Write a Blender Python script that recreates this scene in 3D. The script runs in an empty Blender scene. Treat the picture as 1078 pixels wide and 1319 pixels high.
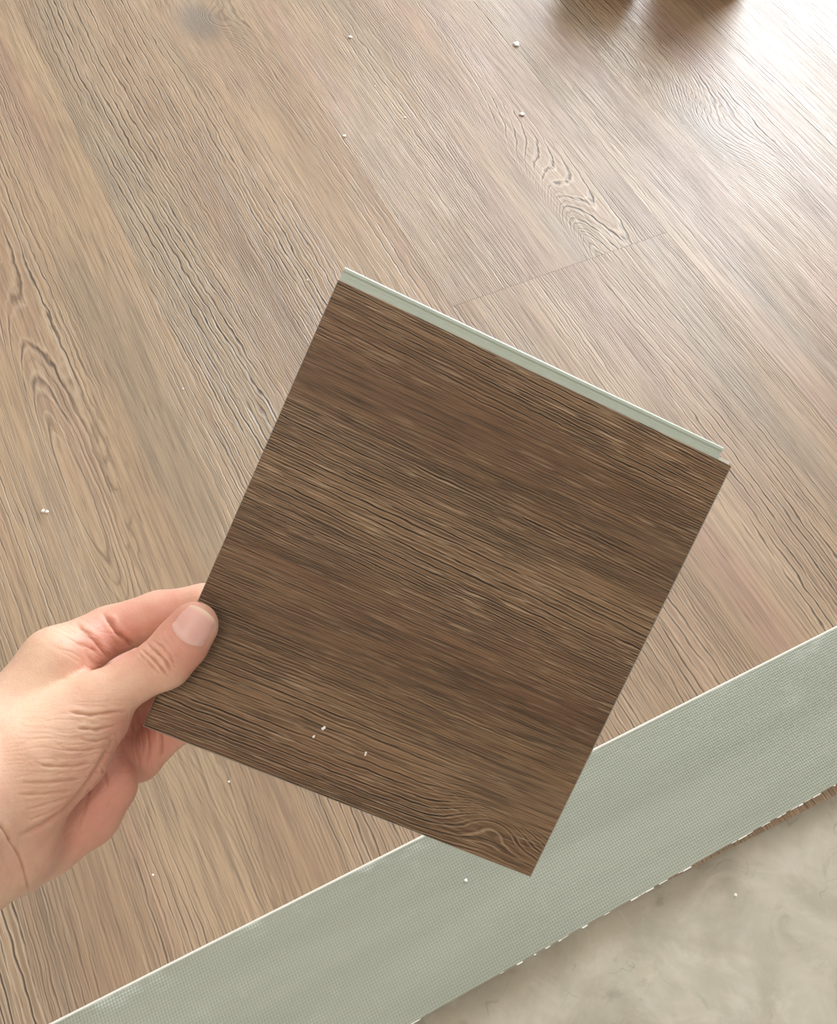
import bpy, bmesh, math, random
import numpy as np
from mathutils import Vector, Matrix

S = bpy.context.scene
COL = S.collection
rnd = random.Random(7)

# ------------------------------------------------------------------ camera, world, lights, exposure
W_PX, H_PX, F_PX = 1078.0, 1319.0, 1180.0
CAM_H = 0.6065
ROT = np.array([[0.89200252, 0.36548958, -0.26598659],      # rows: world x, y, z in camera axes
                [-0.44796805, 0.79345862, -0.41200491],
                [0.06046585, 0.48666292, 0.87149474]])
cam_d = bpy.data.cameras.new('camera')
cam_d.sensor_fit = 'VERTICAL'
cam_d.sensor_height = 24.0
cam_d.lens = F_PX / H_PX * 24.0
cam_d.clip_start = 0.01
cam = bpy.data.objects.new('camera', cam_d)
M = Matrix([list(ROT[0]), list(ROT[1]), list(ROT[2])]).to_4x4()
M.translation = (0, 0, CAM_H)
cam.matrix_world = M
COL.objects.link(cam)
S.camera = cam

wd = bpy.data.worlds.new('sky'); S.world = wd; wd.use_nodes = True
bg = wd.node_tree.nodes['Background']
bg.inputs['Color'].default_value = (0.80, 0.90, 1.0, 1)
bg.inputs['Strength'].default_value = 2.6

def area(name, loc, aim, sx, sy, power, col):
    l = bpy.data.lights.new(name, 'AREA'); l.shape = 'RECTANGLE'; l.size = sx; l.size_y = sy
    l.energy = power; l.color = col
    o = bpy.data.objects.new(name, l); o.location = loc
    d = Vector(aim) - Vector(loc)
    o.rotation_euler = d.to_track_quat('-Z', 'Y').to_euler()
    COL.objects.link(o); return o
area('window_daylight', (2.76, 2.15, 1.25), (0.3, 0.75, 0.1), 1.9, 2.2, 122, (0.86, 0.925, 0.98))
area('added_fill_light', (-0.6, -0.5, 2.45), (-0.5, -0.3, 0.0), 0.6, 0.6, 11, (1.0, 0.90, 0.78))  # unseen fill light, added to brighten the otherwise dark room

S.view_settings.view_transform = 'Standard'
S.view_settings.look = 'None'
S.view_settings.gamma = 1.0
S.view_settings.use_curve_mapping = False
S.view_settings.exposure = 0.52
try:
    S.cycles.use_denoising = True
    S.cycles.max_bounces = 8
except Exception:
    pass

# ------------------------------------------------------------------ helpers
def tag(o, label=None, cat=None, group=None, kind=None):
    if label: o['label'] = label
    if cat: o['category'] = cat
    if group: o['group'] = group
    if kind: o['kind'] = kind
    return o
def empty(name, loc=(0, 0, 0), mat=None):
    o = bpy.data.objects.new(name, None); COL.objects.link(o)
    if mat is not None: o.matrix_world = mat
    else: o.location = loc
    return o
def mesh_obj(name, verts, faces, m, parent=None, smooth=False):
    me = bpy.data.meshes.new(name); me.from_pydata([tuple(v) for v in verts], [], faces); me.update()
    if smooth:
        me.polygons.foreach_set('use_smooth', [True] * len(me.polygons))
    if m: me.materials.append(m)
    o = bpy.data.objects.new(name, me); COL.objects.link(o)
    if parent: o.parent = parent
    return o
def bm_obj(name, bm, m, parent=None, smooth=False):
    bmesh.ops.recalc_face_normals(bm, faces=bm.faces[:])
    me = bpy.data.meshes.new(name); bm.to_mesh(me); bm.free()
    if smooth: me.polygons.foreach_set('use_smooth', [True] * len(me.polygons))
    me.materials.append(m)
    o = bpy.data.objects.new(name, me); COL.objects.link(o)
    if parent: o.parent = parent
    return o
def add_box(bm, x0, x1, y0, y1, z0, z1):
    vs = [bm.verts.new(p) for p in ((x0, y0, z0), (x1, y0, z0), (x1, y1, z0), (x0, y1, z0), (x0, y0, z1), (x1, y0, z1), (x1, y1, z1), (x0, y1, z1))]
    for f in ((0, 3, 2, 1), (4, 5, 6, 7), (0, 1, 5, 4), (1, 2, 6, 5), (2, 3, 7, 6), (3, 0, 4, 7)):
        bm.faces.new([vs[i] for i in f])
def box(name, b, m, parent=None, bevel=0.0, seg=1):
    bm = bmesh.new(); add_box(bm, *b)
    if bevel: bmesh.ops.bevel(bm, geom=bm.edges[:], offset=bevel, segments=seg, affect='EDGES')
    return bm_obj(name, bm, m, parent)
def cam_pt(u, v, depth):
    """point seen at photo pixel (u, v) at a given distance (m) along the camera axis, in world space"""
    c = np.array([(u - W_PX / 2) * depth / F_PX, -(v - H_PX / 2) * depth / F_PX, -depth])
    return ROT @ c + np.array([0, 0, CAM_H])
def floor_pt(u, v, z=0.0):
    d = ROT @ np.array([u - W_PX / 2, -(v - H_PX / 2), -F_PX])
    return np.array([0, 0, CAM_H]) + d * ((z - CAM_H) / d[2])

# ------------------------------------------------------------------ materials
class NT:
    def __init__(s, name):
        s.m = bpy.data.materials.new(name); s.m.use_nodes = True
        s.t = s.m.node_tree; s.n = s.t.nodes; s.l = s.t.links
        s.b = s.n['Principled BSDF']
    def link(s, a, b): s.l.new(a, b)
    def val(s, sock, v):
        if hasattr(v, 'is_output'): s.l.new(v, sock)
        else: sock.default_value = v
    def math(s, op, a, b=0.0, c=0.0, clamp=False):
        n = s.n.new('ShaderNodeMath'); n.operation = op; n.use_clamp = clamp
        s.val(n.inputs[0], a); s.val(n.inputs[1], b); s.val(n.inputs[2], c)
        return n.outputs[0]
    def xyz(s, x, y, z):
        n = s.n.new('ShaderNodeCombineXYZ'); s.val(n.inputs[0], x); s.val(n.inputs[1], y); s.val(n.inputs[2], z); return n.outputs[0]
    def sep(s, v):
        n = s.n.new('ShaderNodeSeparateXYZ'); s.l.new(v, n.inputs[0]); return n.outputs
    def noise(s, vec, scale=1.0, detail=2.0, rough=0.5, dist=0.0):
        n = s.n.new('ShaderNodeTexNoise'); s.l.new(vec, n.inputs['Vector'])
        n.inputs['Scale'].default_value = scale; n.inputs['Detail'].default_value = detail
        n.inputs['Roughness'].default_value = rough; n.inputs['Distortion'].default_value = dist
        return n.outputs['Fac']
    def step(s, v, a, b, lo=0.0, hi=1.0):
        n = s.n.new('ShaderNodeMapRange'); n.interpolation_type = 'SMOOTHSTEP'; n.clamp = True
        s.val(n.inputs['Value'], v); s.val(n.inputs['From Min'], a); s.val(n.inputs['From Max'], b)
        s.val(n.inputs['To Min'], lo); s.val(n.inputs['To Max'], hi); return n.outputs['Result']
    def mix(s, f, a, b, mode='MIX'):
        n = s.n.new('ShaderNodeMix'); n.data_type = 'RGBA'; n.blend_type = mode; n.clamp_factor = True
        s.val(n.inputs[0], f); s.val(n.inputs[6], a); s.val(n.inputs[7], b); return n.outputs[2]
    def objattr(s, name):
        n = s.n.new('ShaderNodeAttribute'); n.attribute_type = 'OBJECT'; n.attribute_name = name; return n.outputs['Fac']
    def coord(s, which='Object'):
        n = s.n.new('ShaderNodeTexCoord'); return n.outputs[which]
    def bump(s, h, strength, dist):
        n = s.n.new('ShaderNodeBump'); n.inputs['Strength'].default_value = strength; n.inputs['Distance'].default_value = dist
        s.l.new(h, n.inputs['Height']); s.l.new(n.outputs[0], s.b.inputs['Normal'])

def C4(r, g, b): return (r, g, b, 1.0)
def srgb(r, g, b):
    f = lambda c: ((c / 255 + 0.055) / 1.055) ** 2.4 if c > 10 else c / 255 / 12.92
    return (f(r), f(g), f(b), 1.0)

def wood(name, cols, scale=1.0, wiggle=1.1, warp=0.022, dash=0.30, fibre=0.38, rough=0.42, line_strength=0.92, bump=0.5, spec=0.5, ring=15.0):
    """printed and embossed oak grain running along local y; per-object look from seed, band_* and knot_* properties"""
    k = NT(name)
    X, Y, Z = k.sep(k.coord('Object'))
    X = k.math('MULTIPLY', X, scale); Y = k.math('MULTIPLY', Y, scale)
    seed = k.objattr('seed')
    s7 = k.math('MULTIPLY', seed, 7.31)
    V = lambda sx, sy, off: k.xyz(k.math('MULTIPLY', X, sx), k.math('MULTIPLY', Y, sy), k.math('ADD', s7, off))
    w0 = k.math('MULTIPLY', k.math('SUBTRACT', k.noise(V(9, 1.6, 0.0), 1, 2), 0.5), warp)
    x1 = k.math('ADD', X, w0)
    # long contour field whose level lines are the growth rings
    base = k.noise(k.xyz(k.math('MULTIPLY', x1, 7.0), k.math('MULTIPLY', Y, 0.9), k.math('ADD', s7, 3.0)), 1, 1.5, 0.4)
    wig = k.math('MULTIPLY', k.math('SUBTRACT', k.noise(V(100, 36, 9.0), 1, 2, 0.55), 0.5), wiggle)
    kx, ky, ks, kl, ka = (k.objattr(a) for a in ('knot_x', 'knot_y', 'knot_w', 'knot_l', 'knot_a'))
    dx = k.math('DIVIDE', k.math('SUBTRACT', x1, kx), ks); dy = k.math('DIVIDE', k.math('SUBTRACT', Y, ky), kl)
    d2 = k.math('ADD', k.math('MULTIPLY', dx, dx), k.math('MULTIPLY', dy, dy))
    kg = k.math('EXPONENT', k.math('MULTIPLY', d2, -1.0))
    wig = k.math('MULTIPLY', wig, k.math('SUBTRACT', 1.0, k.math('MULTIPLY', kg, 0.75)))
    kb = k.math('MULTIPLY', kg, ka)
    h = k.math('ADD', k.math('MULTIPLY', base, ring), k.math('ADD', kb, k.math('ADD', wig, k.math('MULTIPLY', x1, 190.0))))
    tri = k.math('MULTIPLY', k.math('ABSOLUTE', k.math('SUBTRACT', k.math('FRACT', h), 0.5)), 2.0)
    bx, bw, bs = k.objattr('band_x'), k.objattr('band_w'), k.objattr('band_s')
    bd = k.math('DIVIDE', k.math('SUBTRACT', x1, bx), bw)
    band = k.math('MULTIPLY', k.math('EXPONENT', k.math('MULTIPLY', k.math('MULTIPLY', bd, bd), -1.0)), bs)
    zone = k.math('ADD', k.step(k.noise(V(13, 1.7, 17.0), 1, 2), 0.38, 0.66, 0.08, 1.0), band, clamp=True)
    line = k.step(tri, k.math('SUBTRACT', 0.75, k.math('MULTIPLY', band, 0.10)), 0.97)
    line = k.math('MULTIPLY', line, k.step(k.noise(V(170, 12, 21.0), 1, 2), 0.34, 0.54, 0.08, 1.0))
    line = k.math('MULTIPLY', line, zone)
    # second family of finer, closer lines
    h2 = k.math('ADD', k.math('MULTIPLY', h, 2.3), k.math('MULTIPLY', k.noise(V(60, 5, 27.0), 1, 2), 3.0))
    tri2 = k.math('MULTIPLY', k.math('ABSOLUTE', k.math('SUBTRACT', k.math('FRACT', h2), 0.5)), 2.0)
    line2 = k.math('MULTIPLY', k.step(tri2, 0.55, 0.98), k.step(k.noise(V(16, 2.6, 33.0), 1, 2), 0.40, 0.62))
    # pores and fibres
    fib = k.noise(V(420, 13, 41.0), 1, 3, 0.6)
    pore = k.step(k.noise(V(620, 34, 47.0), 1, 1.5), 0.60, 0.72)
    speck = k.noise(V(900, 300, 3.3), 1, 1)
    tone = k.noise(V(11, 1.1, 51.0), 1, 2.5, 0.55)
    hue = k.noise(V(17, 2.2, 57.0), 1, 2, 0.5)
    c = k.mix(k.step(tone, 0.32, 0.68), cols['dark'], cols['light'])
    c = k.mix(k.step(hue, 0.52, 0.72, 0, 0.55), c, cols['pink'])
    c = k.mix(k.step(hue, 0.46, 0.30, 0, 0.6), c, cols['grey'])
    c = k.mix(k.math('MULTIPLY', band, 0.45), c, cols['grey'])
    c = k.mix(k.step(fib, 0.35, 0.70, 0.0, fibre), c, cols['line'])
    c = k.mix(k.math('MULTIPLY', pore, 0.30), c, cols['line'])
    c = k.mix(k.math('MULTIPLY', line2, 0.50 * line_strength), c, cols['line'])
    c = k.mix(k.math('MULTIPLY', line, line_strength), c, cols['line'])
    c = k.mix(k.math('MULTIPLY', k.step(kg, 0.35, 0.95), k.objattr('knot_dark')), c, cols['knot'])
    painted_hl = k.step(tri, 0.40, 0.64); painted_hl = k.math('MULTIPLY', painted_hl, k.math('SUBTRACT', 1.0, k.step(tri, 0.64, 0.76)))
    c = k.mix(k.math('MULTIPLY', k.math('MULTIPLY', painted_hl, zone), 0.55), c, cols['hi'])  # highlight beside the embossed ring lines, painted into the colour
    pale_dash = k.math('MULTIPLY', k.step(k.noise(V(620, 20, 63.0), 1, 2, 0.6), 0.56, 0.66), k.math('ADD', k.math('MULTIPLY', zone, 0.8), 0.2))  # short pale raised dashes of the grain
    c = k.mix(k.math('MULTIPLY', pale_dash, dash), c, cols['hi'])
    k.link(c, k.b.inputs['Base Color'])
    hh = k.math('ADD', k.math('MULTIPLY', line, -1.0), k.math('MULTIPLY', line2, -0.45))
    hh = k.math('ADD', hh, k.math('ADD', k.math('MULTIPLY', fib, -0.55), k.math('MULTIPLY', pore, -0.25)))
    hh = k.math('ADD', hh, k.math('ADD', k.math('MULTIPLY', speck, 0.12), k.math('MULTIPLY', pale_dash, dash)))
    k.bump(hh, bump, 0.0008 / scale)
    k.val(k.b.inputs['Roughness'], k.step(fib, 0.3, 0.7, rough, rough + 0.12))
    k.b.inputs['Specular IOR Level'].default_value = spec
    return k.m

FLOOR_COLS = dict(dark=C4(.325, .205, .122), light=C4(.455, .315, .195), pink=C4(.405, .238, .165), grey=C4(.310, .238, .158), line=C4(.058, .037, .025), hi=C4(.54, .43, .31), knot=C4(.20, .155, .115))
SAMPLE_COLS = dict(dark=C4(.155, .076, .032), light=C4(.265, .152, .074), pink=C4(.230, .108, .050), grey=C4(.210, .130, .070), line=C4(.034, .018, .009), hi=C4(.58, .40, .25), knot=C4(.09, .05, .025))
m_floor = wood('floor_oak_decor', FLOOR_COLS, rough=0.40, wiggle=0.9, bump=0.5, spec=0.60)
m_sample = wood('sample_oak_decor', SAMPLE_COLS, scale=2.5, wiggle=0.6, warp=0.018, dash=0.60, fibre=0.75, rough=0.48, line_strength=0.9, bump=1.3, ring=13.0, spec=0.5)

def plain(name, col, rough=0.5, spec=0.5, mottling=0.0, scale=40.0, bump=0.0):
    k = NT(name)
    if mottling:
        n = k.noise(k.coord('Object'), scale, 4, 0.6)
        dk = tuple(c * (1 - mottling) for c in col[:3]) + (1,)
        k.link(k.mix(n, dk, col), k.b.inputs['Base Color'])
        if bump: k.bump(n, bump, 0.001)
    else:
        k.b.inputs['Base Color'].default_value = col
    k.b.inputs['Roughness'].default_value = rough
    k.b.inputs['Specular IOR Level'].default_value = spec
    return k.m
m_core = plain('mineral_core', C4(.52, .58, .50), 0.5, 0.5, 0.10, 300)
m_white = plain('white_core_edge', C4(.80, .78, .70), 0.5, 0.4, 0.08, 200)
m_cut = plain('sawn_core_edge', C4(.42, .38, .33), 0.7, 0.3, 0.25, 500)
m_wall = plain('matt_wall_paint', C4(.60, .57, .53), 0.9, 0.2, 0.03, 6)
m_ceil = plain('ceiling_paint', C4(.82, .81, .79), 0.9, 0.2, 0.02, 5)
m_slab = plain('screed', C4(.35, .34, .32), 0.9, 0.2, 0.2, 30)
m_foam = plain('underlay_foam', C4(.20, .17, .14), 0.9, 0.2, 0.2, 60)
m_brown = plain('brown_varnished_wood', C4(.34, .15, .075), 0.5, 0.4, 0.3, 25)
m_crumb = plain('white_foam_crumb', C4(.95, .94, .90), 0.8, 0.3, 0.08, 900)

def grey_backing(name):
    k = NT(name)
    X, Y, Z = k.sep(k.coord('Object'))
    u = k.math('MULTIPLY', k.math('ADD', X, Y), 2 * math.pi / 0.0035)
    v = k.math('MULTIPLY', k.math('SUBTRACT', X, k.math('MULTIPLY', Y, 1.0)), 2 * math.pi / 0.0035)
    g = k.math('MULTIPLY', k.math('SINE', u), k.math('SINE', v))
    big = k.noise(k.xyz(k.math('MULTIPLY', X, 3.0), k.math('MULTIPLY', Y, 26.0), 0.0), 1, 3, 0.6)
    cl = k.noise(k.xyz(k.math('MULTIPLY', X, 24.0), k.math('MULTIPLY', Y, 24.0), 2.0), 1, 3, 0.6)
    c = k.mix(k.step(big, 0.3, 0.7), C4(.250, .262, .204), C4(.300, .312, .250))
    sc = k.math('MULTIPLY', k.step(cl, 0.60, 0.78), k.step(g, -0.2, 0.8, 0.25, 1.0))
    c = k.mix(k.math('MULTIPLY', sc, 0.35), c, C4(.56, .60, .52))
    # scuffed bright rim along the two long edges
    edge = k.step(k.math('ABSOLUTE', Y), 0.030, 0.0455)
    edge = k.math('MULTIPLY', edge, k.step(k.noise(k.xyz(k.math('MULTIPLY', X, 22.0), k.math('MULTIPLY', Y, 60.0), 7.0), 1, 3, 0.6), 0.50, 0.68))
    up = k.step(Y, 0.0, 0.02)
    c = k.mix(k.math('MULTIPLY', k.math('MULTIPLY', edge, up), k.step(g, -0.3, 0.7, 0.12, 0.75)), c, C4(.62, .66, .60))
    c = k.mix(k.step(g, -1, 1, 0.0, 0.14), c, C4(.60, .62, .52))
    k.link(c, k.b.inputs['Base Color'])
    k.bump(g, 0.35, 0.0003)
    k.b.inputs['Roughness'].default_value = 0.42
    k.b.inputs['Specular IOR Level'].default_value = 0.45
    return k.m
m_grey = grey_backing('grey_green_backing')

def stone(name):
    k = NT(name)
    co = k.coord('Object')
    n1 = k.noise(co, 9.0, 5, 0.62, 0.8); n2 = k.noise(co, 22.0, 5, 0.65, 1.0); n3 = k.noise(co, 60.0, 3, 0.5)
    c = k.mix(k.step(n1, 0.34, 0.66), C4(.365, .325, .250), C4(.520, .470, .375))
    c = k.mix(k.step(n2, 0.48, 0.72, 0, 0.55), c, C4(.62, .57, .49))
    c = k.mix(k.step(n2, 0.44, 0.28, 0, 0.5), c, C4(.250, .215, .165))
    nv = k.noise(co, 6.5, 4, 0.6, 1.4)
    vein = k.step(k.math('ABSOLUTE', k.math('SUBTRACT', nv, 0.5)), 0.020, 0.0)
    c = k.mix(k.math('MULTIPLY', vein, k.step(n1, 0.45, 0.6, 0.0, 0.25)), c, C4(.62, .58, .48))
    nd = k.noise(co, 8.0, 3, 0.6, 1.8)
    dv = k.step(k.math('ABSOLUTE', k.math('SUBTRACT', nd, 0.46)), 0.010, 0.0)
    c = k.mix(k.math('MULTIPLY', dv, k.step(n3, 0.45, 0.6, 0.0, 0.35)), c, C4(.19, .165, .125))
    c = k.mix(k.step(n3, 0.3, 0.7, 0, 0.18), c, C4(.36, .38, .30))
    k.link(c, k.b.inputs['Base Color'])
    k.b.inputs['Roughness'].default_value = 0.5
    k.b.inputs['Specular IOR Level'].default_value = 0.4
    return k.m
m_stone = stone('beige_marble_tile')

# ------------------------------------------------------------------ the setting: floor build-up, planks, tiles, walls
XL, XR, YN, YF, HT = -1.9, 2.6, -1.6, 3.2, 2.6
TILE_Z = -0.010
floor = box('floor', (XL, XR, YN, YF, -0.10, TILE_Z - 0.009), m_slab); tag(floor, kind='structure')
fy = lambda x: -0.0079 - 0.0430 * x
PW, GAP = 0.2290, 0.00002
X0 = 0.0740
plank_meshes = {}
def plank(x0, x1, y0, y1, props):
    bm = bmesh.new()
    g = GAP
    pts = [(x0 + g, (fy(x0) if y0 is None else y0 + g)), (x1 - g, (fy(x1) if y0 is None else y0 + g)), (x1 - g, y1 - g), (x0 + g, y1 - g)]
    b = 0.00015
    cxx = sum(p[0] for p in pts) / 4; cyy = sum(p[1] for p in pts) / 4
    lo = [bm.verts.new((p[0], p[1], -0.005)) for p in pts]
    mid = [bm.verts.new((p[0], p[1], -b)) for p in pts]
    top = [bm.verts.new((p[0] + (b if p[0] < cxx else -b), p[1] + (b if p[1] < cyy else -b), 0.0)) for p in pts]
    bm.faces.new(lo[::-1]); bm.faces.new(top)
    for i in range(4):
        j = (i + 1) % 4
        bm.faces.new((lo[i], lo[j], mid[j], mid[i])); bm.faces.new((mid[i], mid[j], top[j], top[i]))
    o = bm_obj('plank', bm, m_floor, floor)
    d = dict(seed=rnd.uniform(0, 10), band_x=0.0, band_w=0.02, band_s=0.0, knot_x=9.0, knot_y=9.0, knot_w=0.03, knot_l=0.1, knot_a=0.0, knot_dark=0.0)
    d.update(props)
    for kk, vv in d.items(): o[kk] = float(vv)
    return o
SPEC = {0: dict(seed=2.2, band_x=0.108, band_w=0.026, band_s=1.0, knot_x=0.243, knot_y=0.915, knot_w=0.032, knot_l=0.050, knot_a=7.0, knot_dark=0.85),
        1: dict(seed=4.1, knot_x=0.450, knot_y=0.44, knot_w=0.034, knot_l=0.15, knot_a=12.0, knot_dark=0.15),
        -1: dict(seed=6.4, knot_x=-0.045, knot_y=0.40, knot_w=0.024, knot_l=0.22, knot_a=8.0),
        -2: dict(seed=1.3, band_x=-0.19, band_w=0.03, band_s=0.7),
        2: dict(seed=8.6, knot_x=0.655, knot_y=0.56, knot_w=0.035, knot_l=0.07, knot_a=5.0, knot_dark=0.5)}
i0 = int(math.floor((XL - X0) / PW)); i1 = int(math.ceil((XR - X0) / PW))
for i in range(i0, i1):
    xa, xb = max(X0 + i * PW, XL), min(X0 + (i + 1) * PW, XR)
    joints = [0.4575, 1.98] if i == 1 else [1.15 + 0.37 * ((i * 5) % 4), 2.62]
    ys = [None] + joints + [YF]
    for q in range(len(ys) - 1):
        if ys[q] is not None and ys[q + 1] - ys[q] < 0.05: continue
        p = dict(SPEC.get(i, {})) if q == 0 else {}
        if i == 1 and q == 0: p = dict(seed=3.7)
        if i == 1 and q == 1: p = dict(SPEC[1])
        plank(xa, xb, ys[q], ys[q + 1], p)
# two unseen brown blocks added beyond the frame to make the dark floor reflections
ed = Vector((0.933, -0.36, 0)).normalized(); ou = Vector((0.36, 0.933, 0)).normalized()
def added_reflection_block(u, w, d, h, label):
    p = Vector(floor_pt(u, -8)) + ou * d / 2
    bm = bmesh.new(); add_box(bm, -w / 2, w / 2, -d / 2, d / 2, 0.0, h)
    for vtx in bm.verts:
        if vtx.co.z > 0.01: vtx.co.x *= 0.86; vtx.co.y *= 0.9
    bmesh.ops.bevel(bm, geom=bm.edges[:], offset=0.006, segments=3, affect='EDGES')
    o = bm_obj('added_reflection_block', bm, m_brown); o.location = (p.x, p.y, 0); o.rotation_euler.z = math.atan2(ed.y, ed.x)
    tag(o, label, 'block')
added_reflection_block(784, 0.078, 0.06, 0.075, 'low unseen brown block added for its dark reflection in the floor')
added_reflection_block(912, 0.098, 0.06, 0.12, 'taller unseen brown block added for its dark reflection, nearer the window')
# foam underlay below the planks, set back from their cut front edge
bm = bmesh.new()
pts = [(XL, fy(XL) + 0.012), (XR, fy(XR) + 0.012), (XR, YF), (XL, YF)]
lo = [bm.verts.new((x, y, TILE_Z)) for x, y in pts]; hi = [bm.verts.new((x, y, -0.0051)) for x, y in pts]
bm.faces.new(lo[::-1]); bm.faces.new(hi)
for a in range(4):
    b_ = (a + 1) % 4; bm.faces.new((lo[a], lo[b_], hi[b_], hi[a]))
bm_obj('underlay', bm, m_foam, floor)
# marble-look tiles of the neighbouring room, 80 cm, one of them seen
for a in range(-3, 4):
    for b_ in range(-2, 1):
        x0, x1 = max(-0.25 + a * 0.8, XL), min(-0.25 + (a + 1) * 0.8, XR)
        y0, y1 = max(0.12 + (b_ - 1) * 0.8, YN), min(0.12 + b_ * 0.8, 0.12)
        if x1 - x0 < 0.02 or y1 - y0 < 0.02: continue
        bm = bmesh.new(); add_box(bm, x0 + .0008, x1 - .0008, y0 + .0008, y1 - .0008, TILE_Z - 0.009, TILE_Z - 0.0001)
        bmesh.ops.bevel(bm, geom=[e for e in bm.edges if all(v.co.z > TILE_Z - 0.001 for v in e.verts)], offset=0.0008, segments=1, affect='EDGES')
        bm_obj('tile', bm, m_stone, floor)

def struct(name, b, m): return tag(box(name, b, m), kind='structure')
struct('wall_back', (XL - 0.1, XR + 0.1, YF, YF + 0.1, -0.1, HT), m_wall)
struct('wall_left', (XL - 0.1, XL, YN, YF, -0.1, HT), m_wall)
struct('wall_front', (XL - 0.1, XR + 0.1, YN - 0.1, YN, -0.1, HT), m_wall)
struct('ceiling', (XL - 0.1, XR + 0.1, YN - 0.1, YF + 0.1, HT, HT + 0.1), m_ceil)
WY0, WY1, WZ1 = 1.2, 3.1, 2.35          # balcony door opening in the right wall
bm = bmesh.new()
add_box(bm, XR, XR + 0.1, YN, WY0, -0.1, HT); add_box(bm, XR, XR + 0.1, WY1, YF, -0.1, HT); add_box(bm, XR, XR + 0.1, WY0, WY1, WZ1, HT)
add_box(bm, XR, XR + 0.1, WY0, WY1, -0.1, 0.02)
tag(bm_obj('wall_right', bm, m_wall), kind='structure')
win = tag(empty('window_1', (XR + 0.05, (WY0 + WY1) / 2, 0.02)), kind='structure')
def child_box(name, b, m, par, loc):
    o = box(name, (b[0] - loc[0], b[1] - loc[0], b[2] - loc[1], b[3] - loc[1], b[4] - loc[2], b[5] - loc[2]), m, par); return o
L = win.location
for ya in (WY0, 2.12, WY1 - 0.06):
    child_box('frame_post', (XR + 0.02, XR + 0.08, ya, ya + 0.06, 0.02, WZ1), m_brown, win, L)
child_box('frame_rail', (XR + 0.021, XR + 0.079, WY0, WY1, 0.02, 0.09), m_brown, win, L)
child_box('frame_rail', (XR + 0.021, XR + 0.079, WY0, WY1, WZ1 - 0.06, WZ1), m_brown, win, L)

# ------------------------------------------------------------------ loose plank lying face down along the floor edge
def frame_mat(o, x, y, z):
    m = Matrix(((x[0], y[0], z[0], o[0]), (x[1], y[1], z[1], o[1]), (x[2], y[2], z[2], o[2]), (0, 0, 0, 1))); return m
ZT = 0.0052
ua, ub = floor_pt(68, 1319, ZT), floor_pt(1078, 808, ZT)       # far edge
la, lb = floor_pt(530, 1319, ZT), floor_pt(1078, 1010, ZT)     # near edge
ex = Vector((ub - ua)).normalized()
ang_lo = math.atan2((lb - la)[1], (lb - la)[0]); ang_up = math.atan2(ex.y, ex.x)
ang = (ang_lo + ang_up) / 2
ex = Vector((math.cos(ang), math.sin(ang), 0)); ey = Vector((-math.sin(ang), math.cos(ang), 0))
mid = (Vector((ua + ub) / 2) + Vector((la + lb) / 2)) / 2
wid = abs((Vector((ua + ub) / 2) - Vector((la + lb) / 2)).dot(ey))
hw = wid / 2
gp = empty('loose_plank', mat=frame_mat((mid.x, mid.y, 0.0002), ex, ey, Vector((0, 0, 1))))
tag(gp, 'grey-green backed loose plank lying face down along the edge of the laid floor', 'plank')
LA, LB = -0.62, 0.78
box('decor_layer', (LA, LB, -hw, hw, 0.0, 0.0007), m_floor, gp)['seed'] = 5.0
bm = bmesh.new(); add_box(bm, LA, LB, -hw + 0.0002, hw + 0.0004, 0.0007, 0.0043); bm_obj('core', bm, m_white, gp)
box('backing', (LA, LB, -hw + 0.0003, hw - 0.0004, 0.0043, 0.0050), m_grey, gp, 0.0002)
# thin bright arris of bare core along the far edge, and the rougher chipped one along the near edge
bm = bmesh.new()
add_box(bm, LA, LB, hw - 0.0004, hw + 0.0011, 0.0026, 0.0050)
bmesh.ops.bevel(bm, geom=bm.edges[:], offset=0.0003, segments=1, affect='EDGES')
bm_obj('locking_lip', bm, m_white, gp)['label'] = 'thin white lip along the far long edge'
bm = bmesh.new(); x = LA
while x < LB:
    ln = rnd.uniform(0.001, 0.007)
    if rnd.random() < 0.5:
        add_box(bm, x, min(x + ln, LB), -hw - rnd.uniform(0.0000, 0.0006), -hw + 0.0003, 0.0040, 0.0050)
    x += ln + rnd.uniform(0, 0.0015)
tag(bm_obj('chipped_edge', bm, m_white, gp), kind='stuff')

# ------------------------------------------------------------------ cut sample of the plank held in the hand
SC = np.array([[0.08129996, 0.19008383, 0.38763552], [0.1825027, 0.09327725, 0.35006569], [0.07500991, 0.01307623, 0.2623652], [-0.02619283, 0.10988281, 0.29993504]])
ctr = Vector(SC.mean(0))
sy = Vector(SC[1] - SC[0]).normalized()
sx = Vector(SC[3] - SC[0]); sx = (sx - sx.dot(sy) * sy).normalized()
sz = sx.cross(sy)
HW, HL = 0.08012, 0.0725
SM = frame_mat(ctr, sx, sy, sz)
sp = empty('plank_sample', mat=SM)
tag(sp, 'square dark brown wood-look flooring sample with a pale green tongue held by the hand', 'flooring sample')
dl = box('decor_face', (-HW, HW, -HL, HL, -0.0007, 0.0), m_sample, sp, 0.00025)
for kk, vv in dict(seed=3.3, band_x=-0.03, band_w=0.06, band_s=0.45, knot_x=0.165, knot_y=0.13, knot_w=0.022, knot_l=0.04, knot_a=3.5, knot_dark=0.2).items(): dl[kk] = vv
box('core', (-HW + 0.0002, HW + 0.0004, -HL - 0.0002, HL + 0.0005, -0.0044, -0.0007), m_cut, sp)
box('backing', (-HW + 0.0003, HW - 0.0003, -HL + 0.0002, HL - 0.0002, -0.0052, -0.0044), m_grey, sp)
prof = [(0.0004, -0.0012), (-0.0010, -0.0013), (-0.0021, -0.0020), (-0.0028, -0.0020), (-0.0034, -0.0012), (-0.0042, -0.0012), (-0.0046, -0.0018), (-0.0044, -0.0034), (-0.0030, -0.0040), (0.0004, -0.0040)]
ya, yb = -HL + 0.0002, HL - 0.0046
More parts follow.
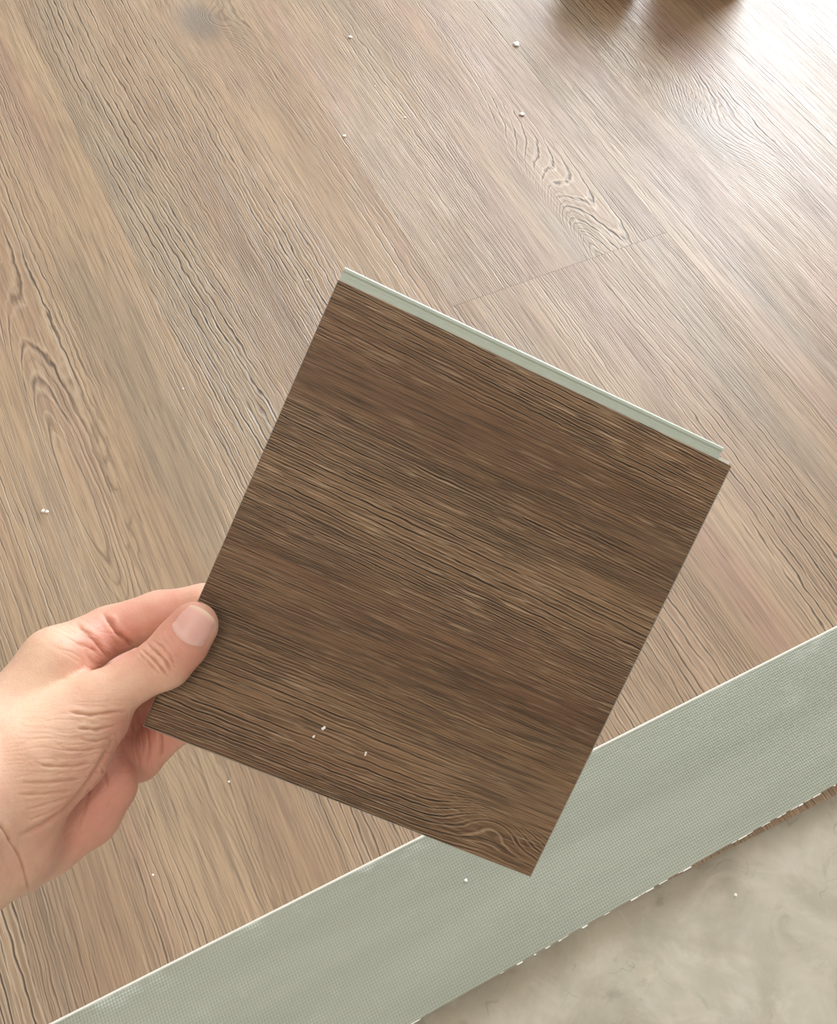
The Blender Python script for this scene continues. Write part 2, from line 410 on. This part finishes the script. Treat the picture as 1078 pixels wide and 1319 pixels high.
vs = [(-HW + p[0], ya, p[1]) for p in prof] + [(-HW + p[0], yb, p[1]) for p in prof]
n_ = len(prof); fs = [tuple(range(n_)), tuple(range(2 * n_ - 1, n_ - 1, -1))] + [(i, i + n_, (i + 1) % n_ + n_, (i + 1) % n_) for i in range(n_)]
bm = bmesh.new(); vv = [bm.verts.new(p) for p in vs]
for f in fs: bm.faces.new([vv[i] for i in f])
bm_obj('tongue', bm, m_core, sp)['label'] = 'pale green click tongue along the upper edge'
box('cut_corner', (-HW - 0.0012, -HW + 0.0003, yb, HL - 0.0002, -0.0040, -0.0018), m_white, sp)

def plane_depth(u, v):
    d = ROT @ np.array([(u - W_PX / 2) / F_PX, -(v - H_PX / 2) / F_PX, -1.0])
    nz = np.array(sz); return float(np.dot(nz, np.array(ctr) - np.array([0, 0, CAM_H])) / np.dot(nz, d))
def hp(u, v, off):
    """camera-space point in mm at a pixel, off mm in front of the sample's face plane"""
    dep = plane_depth(u, v) * 1000.0 - off
    return np.array([(u - W_PX / 2) * dep / F_PX, -(v - H_PX / 2) * dep / F_PX, -dep])

# ------------------------------------------------------------------ the hand: one continuous surface grown from a signed distance field
def cap(P, a, b, ra, rb):
    ab = b - a; t = np.clip(((P - a) @ ab) / (ab @ ab), 0, 1)
    q = P - a - t[:, None] * ab
    return np.sqrt((q * q).sum(1)) - (ra + (rb - ra) * t)
def chain(P, pts):
    d = None
    for (a, ra), (b, rb) in zip(pts[:-1], pts[1:]):
        e = cap(P, a, b, ra, rb); d = e if d is None else smin(d, e, 2.0)
    return d
def smin(a, b, k):
    h = np.clip(0.5 + 0.5 * (b - a) / k, 0, 1)
    return b * (1 - h) + a * h - k * h * (1 - h)
def J(u, v, off, r): return (hp(u, v, off), r)
THUMB = [J(250, 806, 8.4, 7.9), J(233, 829, 9.1, 8.5), J(212, 853, 9.8, 8.6), J(168, 877, 11.5, 7.6), J(122, 905, 14.5, 9.5), J(45, 965, 22.0, 15.0)]
THENAR = [J(128, 930, 10.5, 9.0), J(88, 970, 14.5, 13.0), J(30, 1020, 22.0, 15.0)]
INDEX = [J(72, 852, 4.0, 10.6), J(140, 813, -12.0, 8.4), J(205, 792, -15.0, 8.2), J(262, 780, -14.0, 7.4), J(300, 775, -12.5, 6.6)]
MIDDLE = [J(95, 898, -8.0, 10.0), J(168, 868, -30.0, 8.6), J(225, 850, -24.0, 8.0), J(300, 832, -12.8, 6.8)]
RING = [J(118, 940, -12.0, 9.6), J(176, 915, -32.0, 8.4), J(230, 905, -25.0, 7.8), J(290, 890, -12.5, 6.5)]
PINKY = [J(140, 975, -13.0, 9.0), J(177, 975, -24.0, 8.9), J(222, 938, -18.5, 6.9), J(268, 918, -11.8, 6.0)]
MC2 = [J(72, 852, 4.0, 10.6), J(-25, 985, 20.0, 15.0)]
MC3 = [J(92, 900, -6.0, 10.5), J(-20, 1020, 14.0, 14.0)]
MC4 = [J(112, 942, -9.0, 10.0), J(0, 1055, 10.0, 13.0)]
HYPO = [J(122, 975, -5.0, 8.0), J(136, 1012, -3.0, 10.2), J(110, 1045, -0.5, 12.0), J(56, 1078, 6.0, 13.2), J(18, 1095, 14.0, 14.5)]
FORE1 = [J(-25, 1004, 26.0, 16.5), J(-170, 1085, 55.0, 21.5), J(-420, 1200, 110.0, 27.0)]
FORE2 = [J(10, 1085, 22.0, 15.5), J(-130, 1165, 48.0, 19.0), J(-400, 1300, 100.0, 26.0)]
def sdf(P):
    palm = smin(chain(P, MC2), chain(P, MC3), 8.0)
    palm = smin(palm, chain(P, MC4), 8.0)
    palm = smin(palm, chain(P, FORE1), 14.0)
    palm = smin(palm, smin(chain(P, FORE2), chain(P, FORE1), 16.0), 12.0)
    palm = smin(palm, chain(P, HYPO), 5.0)
    th = smin(chain(P, THUMB), chain(P, THENAR), 8.0)
    d = smin(palm, th, 4.0)
    for f, k in ((INDEX, 4.0), (MIDDLE, 3.0), (RING, 3.0), (PINKY, 2.0)):
        d = np.minimum(d, smin(palm, chain(P, f), k))
    return d
allp = np.array([p for c_ in (THUMB, THENAR, INDEX, MIDDLE, RING, PINKY, MC2, HYPO, FORE1[:2], FORE2[:2]) for p, r in c_])
lo = allp.min(0) - 30; hi = allp.max(0) + 20
VOX = 1.15
nx, ny, nz = [int(math.ceil((hi[i] - lo[i]) / VOX)) for i in range(3)]
gx, gy, gz = np.meshgrid(*[lo[i] + VOX * np.arange((nx, ny, nz)[i]) for i in range(3)], indexing='ij')
G = np.stack([gx.ravel(), gy.ravel(), gz.ravel()], 1).astype(np.float32)
D = np.empty(len(G), np.float32)
for s_ in range(0, len(G), 400000): D[s_:s_ + 400000] = sdf(G[s_:s_ + 400000].astype(np.float64))
D = D.reshape(nx, ny, nz)
# cap the sleeve end of the forearm inside the grid so that the surface closes
D[0, :, :] = D[-1, :, :] = 5; D[:, 0, :] = D[:, -1, :] = 5; D[:, :, 0] = D[:, :, -1] = 5
def surface_nets(D, lo, vox):
    ins = D < 0
    sh = np.array(D.shape) - 1
    cnt = np.zeros(sh, np.int8)
    cor = [(i, j, k) for i in (0, 1) for j in (0, 1) for k in (0, 1)]
    sl = lambda c_: tuple(slice(c_[a], c_[a] + sh[a]) for a in range(3))
    for c_ in cor: cnt += ins[sl(c_)]
    act = (cnt > 0) & (cnt < 8)
    idx = -np.ones(sh, np.int64); ids = np.argwhere(act); idx[act] = np.arange(len(ids))
    acc = np.zeros((len(ids), 3)); num = np.zeros(len(ids))
    for a in cor:
        for ax in range(3):
            if a[ax]: continue
            b = list(a); b[ax] = 1
            da = D[tuple(ids[:, q] + a[q] for q in range(3))]; db = D[tuple(ids[:, q] + b[q] for q in range(3))]
            m_ = (da < 0) != (db < 0)
            t = np.where(m_, da / np.where(m_, da - db, 1), 0)
            p = np.tile(np.array(a, float), (len(ids), 1)); p[:, ax] += t
            acc[m_] += p[m_]; num[m_] += 1
    V = lo + vox * (ids + acc / num[:, None])
    F = []
    for ax in range(3):
        o1, o2 = [(1, 2), (2, 0), (0, 1)][ax]
        s0 = [slice(1, -1)] * 3
        A = ins[:-1, :, :] if ax == 0 else (ins[:, :-1, :] if ax == 1 else ins[:, :, :-1])
        B = ins[1:, :, :] if ax == 0 else (ins[:, 1:, :] if ax == 1 else ins[:, :, 1:])
        e = np.argwhere(A != B)
        e = e[(e[:, o1] > 0) & (e[:, o2] > 0) & (e[:, o1] < D.shape[o1] - 1) & (e[:, o2] < D.shape[o2] - 1)]
        q = []
        for (d1, d2) in ((-1, -1), (0, -1), (0, 0), (-1, 0)):
            c_ = e.copy(); c_[:, o1] += d1; c_[:, o2] += d2
            q.append(idx[c_[:, 0], c_[:, 1], c_[:, 2]])
        q = np.stack(q, 1)
        inside_first = A[tuple(e.T)]
        q[~inside_first] = q[~inside_first][:, ::-1]
        F.append(q)
    return V, np.concatenate(F)
HV, HF = surface_nets(D, lo, VOX)
HF = HF[(HF >= 0).all(1)]
def subdivide(V, F):
    n = len(V)
    E = np.concatenate([F[:, [0, 1]], F[:, [1, 2]], F[:, [2, 3]], F[:, [3, 0]]]); Es = np.sort(E, 1)
    u, inv = np.unique(Es[:, 0] * n + Es[:, 1], return_inverse=True)
    em = (V[u // n] + V[u % n]) / 2
    fm = V[F].mean(1)
    m = len(F); e0, e1, e2, e3 = (inv.reshape(4, m) + n)
    fc = np.arange(m) + n + len(u)
    F2 = np.concatenate([np.stack([F[:, 0], e0, fc, e3], 1), np.stack([F[:, 1], e1, fc, e0], 1), np.stack([F[:, 2], e2, fc, e1], 1), np.stack([F[:, 3], e3, fc, e2], 1)])
    return np.concatenate([V, em, fm]), F2
def smooth(V, F, it, lam=0.5):
    E = np.concatenate([F[:, [0, 1]], F[:, [1, 2]], F[:, [2, 3]], F[:, [3, 0]]])
    E = np.concatenate([E, E[:, ::-1]])
    deg = np.bincount(E[:, 0], minlength=len(V)).astype(float)
    for _ in range(it):
        s = np.stack([np.bincount(E[:, 0], V[E[:, 1], a], len(V)) for a in range(3)], 1) / deg[:, None]
        V = V + lam * (s - V)
    return V
def vnormals(V, F):
    n = np.cross(V[F[:, 2]] - V[F[:, 0]], V[F[:, 3]] - V[F[:, 1]])
    N = np.stack([np.bincount(F.ravel(), np.repeat(n[:, a], 4), len(V)) for a in range(3)], 1)
    return N / np.maximum(np.linalg.norm(N, axis=1), 1e-9)[:, None]
HV = smooth(HV, HF, 3)
HV, HF = subdivide(HV, HF)
HV = smooth(HV, HF, 4)
HV, HF = subdivide(HV, HF)
HV = smooth(HV, HF, 3)
HN = vnormals(HV, HF)
# the palm skin is pressed flat where the pads meet the sample
def pix(V): return (V[:, 0] / -V[:, 2] * F_PX + W_PX / 2, -V[:, 1] / -V[:, 2] * F_PX + H_PX / 2)
# skin folds: (photo polyline, depth mm, half-width mm, side to bulge)
FOLDS = [
    ([(134, 793), (143, 802), (150, 814), (163, 824), (174, 833)], 1.3, 1.0),      # index crease
    ([(98, 803), (112, 815), (124, 827), (138, 846)], 0.9, 0.9),                   # base of index
    ([(100, 828), (122, 838)], 0.4, 0.8),
    ([(184, 838), (196, 848), (207, 860), (217, 873)], 0.75, 0.55),                # thumb knuckle
    ([(191, 831), (203, 841), (214, 852), (222, 866)], 0.75, 0.55),
    ([(198, 826), (210, 834), (219, 845), (226, 858)], 0.4, 0.5),
    ([(179, 842), (190, 853), (203, 868)], 0.4, 0.5),
    ([(90, 917), (118, 921), (140, 918), (162, 916)], 0.75, 0.7),                  # thenar wrinkles
    ([(100, 938), (125, 940), (150, 934)], 0.75, 0.7),
    ([(105, 953), (125, 955), (145, 948)], 0.45, 0.6),
    ([(80, 966), (110, 967), (138, 962)], 0.40, 0.6),
    ([(45, 982), (65, 988), (100, 986), (125, 982)], 0.50, 0.6),
    ([(30, 1008), (60, 1008), (105, 1004)], 0.55, 0.7),
    ([(25, 1024), (60, 1022), (95, 1018)], 0.50, 0.7),
    ([(35, 1043), (60, 1036), (90, 1026)], 0.35, 0.6),
    ([(40, 1056), (62, 1048), (80, 1036)], 0.25, 0.6),
    ([(144, 955), (132, 978), (118, 1003), (100, 1026), (78, 1048), (52, 1064), (26, 1076)], 0.7, 1.2),   # thenar crease
    ([(130, 986), (137, 1003), (139, 1015)], 0.5, 0.7),
    ([(116, 1010), (110, 1040), (104, 1068)], 0.45, 0.9),
    ([(92, 1070), (78, 1085)], 0.3, 0.8),
    ([(12, 1082), (24, 1100), (32, 1122), (38, 1150)], 0.55, 0.8),                  # wrist crease
    ([(0, 1062), (8, 1074), (14, 1085)], 0.6, 0.9),
    ([(170, 925), (176, 950), (182, 985)], 0.5, 0.7),
    ([(188, 935), (192, 958), (190, 985)], 0.5, 0.7),
    ([(206, 945), (208, 957), (207, 975)], 0.9, 0.8),
]
U, Vp = pix(HV)
front = HN[:, 2] > 0.05
disp = np.zeros(len(HV))
for pl, dep, hwid in FOLDS:
    best = np.full(len(HV), 1e9); tt = np.zeros(len(HV)); tot = 0.0
    ls = [math.dist(a, b) for a, b in zip(pl[:-1], pl[1:])]; L_ = sum(ls)
    for (a, b), l in zip(zip(pl[:-1], pl[1:]), ls):
        ax, ay = a; bx_, by_ = b
        t = np.clip(((U - ax) * (bx_ - ax) + (Vp - ay) * (by_ - ay)) / (l * l), 0, 1)
        dd = np.hypot(U - ax - t * (bx_ - ax), Vp - ay - t * (by_ - ay)) * 0.26
        dd = dd + 0.12 * np.sin(U * 0.31 + Vp * 0.17)
        m_ = dd < best; best[m_] = dd[m_]; tt[m_] = (tot + t * l)[m_] / L_; tot += l
    taper = np.clip(np.minimum(tt, 1 - tt) * 5 + 0.25, 0, 1)
    disp -= np.where(front, dep * taper * (np.exp(-(best / (0.62 * hwid)) ** 2) * 0.8 - 0.22 * np.exp(-((best - 1.7 * hwid) / hwid) ** 2)), 0)
def vnoise(x, y, sd):
    xi = np.floor(x).astype(int); yi = np.floor(y).astype(int); fx = x - xi; fy_ = y - yi
    fx = fx * fx * (3 - 2 * fx); fy_ = fy_ * fy_ * (3 - 2 * fy_)
    hsh = lambda a, b: np.modf(np.abs(np.sin(a * 127.1 + b * 311.7 + sd * 74.7) * 43758.5453))[0]
    return (hsh(xi, yi) * (1 - fx) + hsh(xi + 1, yi) * fx) * (1 - fy_) + (hsh(xi, yi + 1) * (1 - fx) + hsh(xi + 1, yi + 1) * fx) * fy_
def wrinkles(cu, cv, ru, rv, ang_, ls, ws, amp, sd):
    ca, sa = math.cos(ang_), math.sin(ang_)
    a_ = (U - cu) * ca + (Vp - cv) * sa; b_ = -(U - cu) * sa + (Vp - cv) * ca
    b2 = b_ + 5 * (vnoise(a_ / 40 + 50, b_ / 30 + 50, sd + 1) - 0.5) * 2
    r_ = 1 - np.abs(2 * vnoise(a_ / ls + 100, b2 / ws + 100, sd) - 1)
    m_ = np.exp(-((a_ / ru) ** 2 + (b_ / rv) ** 2))
    return np.where(front, -amp * np.clip((r_ - 0.6) / 0.4, 0, 1) ** 2 * m_, 0)
disp += wrinkles(95, 985, 75, 62, -0.06, 42, 4.6, 0.22, 3) + wrinkles(120, 930, 55, 35, 0.0, 36, 4.4, 0.20, 4)
disp += wrinkles(120, 1040, 80, 40, -0.85, 45, 7.0, 0.22, 5) + wrinkles(20, 1100, 40, 60, 1.2, 40, 7.0, 0.2, 6) + wrinkles(190, 955, 40, 45, 1.45, 34, 7.0, 0.40, 7)
disp += wrinkles(212, 850, 24, 22, 0.95, 26, 5.0, 0.30, 8) + wrinkles(105, 830, 38, 25, 0.55, 26, 6.0, 0.30, 9)
HV = HV + HN * disp[:, None]
# colour of the skin: redder on the fingers and the palm edge, paler and yellower on the back of the thumb
red = np.zeros(len(HV))
def blob(u, v, r, a): red[:] = red + a * np.exp(-(((U - u) ** 2 + (Vp - v) ** 2) / r ** 2))
blob(150, 815, 45, .55); blob(225, 790, 45, .55); blob(190, 960, 50, .9); blob(140, 1030, 55, .65); blob(80, 1090, 50, .45); blob(255, 850, 30, .55); blob(262, 800, 20, .25)
blob(120, 830, 30, .3); blob(40, 900, 70, -.3); blob(170, 880, 30, -.1)
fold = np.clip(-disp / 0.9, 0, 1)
me = bpy.data.meshes.new('hand')
WV = (HV / 1000.0) @ ROT.T + np.array([0, 0, CAM_H])
me.vertices.add(len(WV)); me.vertices.foreach_set('co', WV.astype(np.float32).ravel())
me.loops.add(HF.size); me.loops.foreach_set('vertex_index', HF.astype(np.int32).ravel())
me.polygons.add(len(HF)); me.polygons.foreach_set('loop_start', np.arange(0, HF.size, 4, dtype=np.int32)); me.polygons.foreach_set('loop_total', np.full(len(HF), 4, np.int32))
me.update(calc_edges=True); me.validate()
me.polygons.foreach_set('use_smooth', np.ones(len(me.polygons), bool))
at = me.attributes.new('flush', 'FLOAT', 'POINT'); at.data.foreach_set('value', np.clip(red, -1, 1).astype(np.float32))
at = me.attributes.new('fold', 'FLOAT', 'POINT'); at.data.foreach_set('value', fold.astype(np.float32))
def skin_mat():
    k = NT('skin')
    co = k.coord('Object')
    a = k.n.new('ShaderNodeAttribute'); a.attribute_name = 'flush'
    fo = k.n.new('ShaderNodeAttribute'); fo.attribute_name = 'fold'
    n1 = k.noise(co, 90, 3, 0.6); n2 = k.noise(co, 420, 3, 0.6); n3 = k.noise(co, 1500, 2, 0.5)
    f = k.math('ADD', a.outputs['Fac'], k.math('MULTIPLY', k.math('SUBTRACT', n1, 0.5), 0.9))
    c = k.mix(k.step(f, -0.4, 0.72), C4(.80, .545, .385), C4(.67, .305, .225))
    c = k.mix(k.step(n2, 0.35, 0.7, 0, 0.16), c, C4(.60, .36, .28))
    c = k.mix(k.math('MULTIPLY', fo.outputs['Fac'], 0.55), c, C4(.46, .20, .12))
    k.link(c, k.b.inputs['Base Color'])
    hh = k.math('ADD', n3, k.math('MULTIPLY', n2, 0.8)); k.bump(hh, 0.22, 0.0005)
    k.b.inputs['Roughness'].default_value = 0.5
    k.b.inputs['Specular IOR Level'].default_value = 0.4
    k.b.inputs['Subsurface Weight'].default_value = 0.25
    k.b.inputs['Subsurface Radius'].default_value = (0.0040, 0.0016, 0.0009)
    k.b.inputs['Subsurface Scale'].default_value = 1.0
    return k.m
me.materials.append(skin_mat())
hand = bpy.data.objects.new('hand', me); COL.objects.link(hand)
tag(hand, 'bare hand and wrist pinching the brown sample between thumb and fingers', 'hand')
# thumbnail: a curved plate seated on the end joint
ta, tb = THUMB[0][0], THUMB[1][0]
ax_t = (ta - tb) / np.linalg.norm(ta - tb)
view = -(ta / np.linalg.norm(ta)); view = view - view.dot(ax_t) * ax_t; view /= np.linalg.norm(view)
tilt = math.radians(6); side = np.cross(ax_t, view)
nv_ = []; nf = []; NA, NB = 15, 13
def nail_pt(s, w, lift):
    """s along the nail 0..1 from cuticle to tip, w across -1..1"""
    half = 0.86 * (1 - 0.10 * (1 - s))
    ang_ = w * half
    root = 0.9 * (w * w); end = 1.8 * (w * w)
    along = (-4.6 + root * 1.9) + s * ((11.3 - end * 0.9) - root * 1.9)
    c0 = ta + ax_t * (along + 0.5)
    dir_ = math.cos(ang_) * view + math.sin(ang_) * side
    o = c0; lo_, hi_ = 2.0, 16.0
    P = o + np.linspace(lo_, hi_, 120)[:, None] * dir_
    dv = sdf(P); j = int(np.argmax(dv > 0)); r = lo_ + (hi_ - lo_) * j / 119
    if along > 0: r = max(r, 7.9 - 0.045 * along * along - 0.4 * w * w)
    return o + dir_ * (r + lift)
for i in range(NA):
    for j in range(NB):
        s = i / (NA - 1); w = -1 + 2 * j / (NB - 1)
        edge_ = max(abs(w), 1 - s * 8 if s < 0.125 else 0)
        p = nail_pt(s, w, 0.32 - 0.42 * edge_ ** 4 + (0.15 * max(0, s - 0.8) / 0.2))
        nv_.append(ROT @ (p / 1000) + np.array([0, 0, CAM_H]))
for i in range(NA - 1):
    for j in range(NB - 1):
        q = i * NB + j; nf.append((q, q + 1, q + NB + 1, q + NB))
k = NT('nail_keratin')
ua_ = k.n.new('ShaderNodeAttribute'); ua_.attribute_name = 'along'
c = k.mix(k.step(ua_.outputs['Fac'], 0.82, 0.97), C4(.74, .42, .36), C4(.78, .56, .42))
c = k.mix(k.step(ua_.outputs['Fac'], 0.22, 0.05, 0, 0.35), c, C4(.82, .58, .50))
k.link(c, k.b.inputs['Base Color']); k.b.inputs['Roughness'].default_value = 0.42
k.b.inputs['Subsurface Weight'].default_value = 0.15; k.b.inputs['Subsurface Radius'].default_value = (.002, .0008, .0005); k.b.inputs['Subsurface Scale'].default_value = 1.0
nail = mesh_obj('thumbnail', nv_, nf, k.m, hand, True)
at = nail.data.attributes.new('along', 'FLOAT', 'POINT'); at.data.foreach_set('value', [i / (NA - 1) for i in range(NA) for j in range(NB)])
nail['label'] = 'pink thumbnail with pale tip'

# ------------------------------------------------------------------ crumbs of packing foam and core dust
def crumb(u, v, size, z, label, on=None, lobes=2):
    size *= 1.12 if on is None else 0.75
    r = random.Random(int(u * 7 + v))
    p = floor_pt(u, v, z) if on is None else on
    bm = bmesh.new()
    for q in range(lobes):
        g = bmesh.ops.create_icosphere(bm, subdivisions=1, radius=size * r.uniform(0.35, 0.55))
        off = Vector((r.uniform(-.5, .5), r.uniform(-.5, .5), 0)) * size * (1 if lobes > 1 else 0)
        for vtx in g['verts']:
            vtx.co = Vector((vtx.co.x * r.uniform(.8, 1.3), vtx.co.y * r.uniform(.7, 1.2), vtx.co.z * 0.45)) + off
    mz = min(vv_.co.z for vv_ in bm.verts)
    for vv_ in bm.verts: vv_.co.z -= mz
    o = bm_obj('crumb', bm, m_crumb); o.location = p
    if on is not None: o.rotation_euler = SM.to_euler()
    tag(o, label, 'crumb', 'white crumbs scattered over the floor')
    return o
crumb(670, 148, .0042, 0, 'largest white crumb on the laid floor above the sample', lobes=3)
crumb(665, 58, .0042, 0, 'ragged white flake on the floor close to the blurred reflections', lobes=4)
crumb(444, 175, .0036, 0, 'round white crumb on the floor straight above the sample\'s upper corner', lobes=2)
crumb(452, 49, .0030, 0, 'flat white crumb on the floor nearest the top border of the photo', lobes=2)
crumb(483, 111, .0016, 0, 'pinhead white crumb midway between two other floor crumbs', lobes=1)
crumb(522, 152, .0028, 0, 'small off-white crumb between the round crumb and the largest crumb', lobes=2)
crumb(396, 361, .0022, 0, 'tiny white crumb on the floor beside the sample\'s upper corner', lobes=1)
crumb(58, 659, .0026, 0, 'white crumb on the floor near the left border above the hand', lobes=2)
crumb(236, 501, .0016, 0, 'pinhead crumb on the floor left of the sample\'s long edge', lobes=1)
crumb(295, 1007, .0018, 0, 'pinhead crumb on the floor just below the sample\'s lower edge', lobes=1)
crumb(197, 1127, .0014, 0, 'pinhead crumb on the floor between the hand and the grey plank', lobes=1)
crumb(600, 1134, .0020, .0052, 'white speck on the grey plank beside the sample\'s lowest corner', lobes=1)
crumb(947, 1153, .0020, TILE_Z, 'white speck on the beige marble tile', lobes=1)
for (u, v, sz_, lb_) in ((417, 937, .0016, 'hooked white shaving on the sample\'s face, upper of three'), (404, 948, .0011, 'white speck on the sample\'s face beside the hooked shaving'), (472, 971, .0014, 'white shaving on the sample\'s face, lowest of three')):
    dpt = plane_depth(u, v); crumb(u, v, sz_, 0, lb_, on=cam_pt(u, v, dpt), lobes=2)
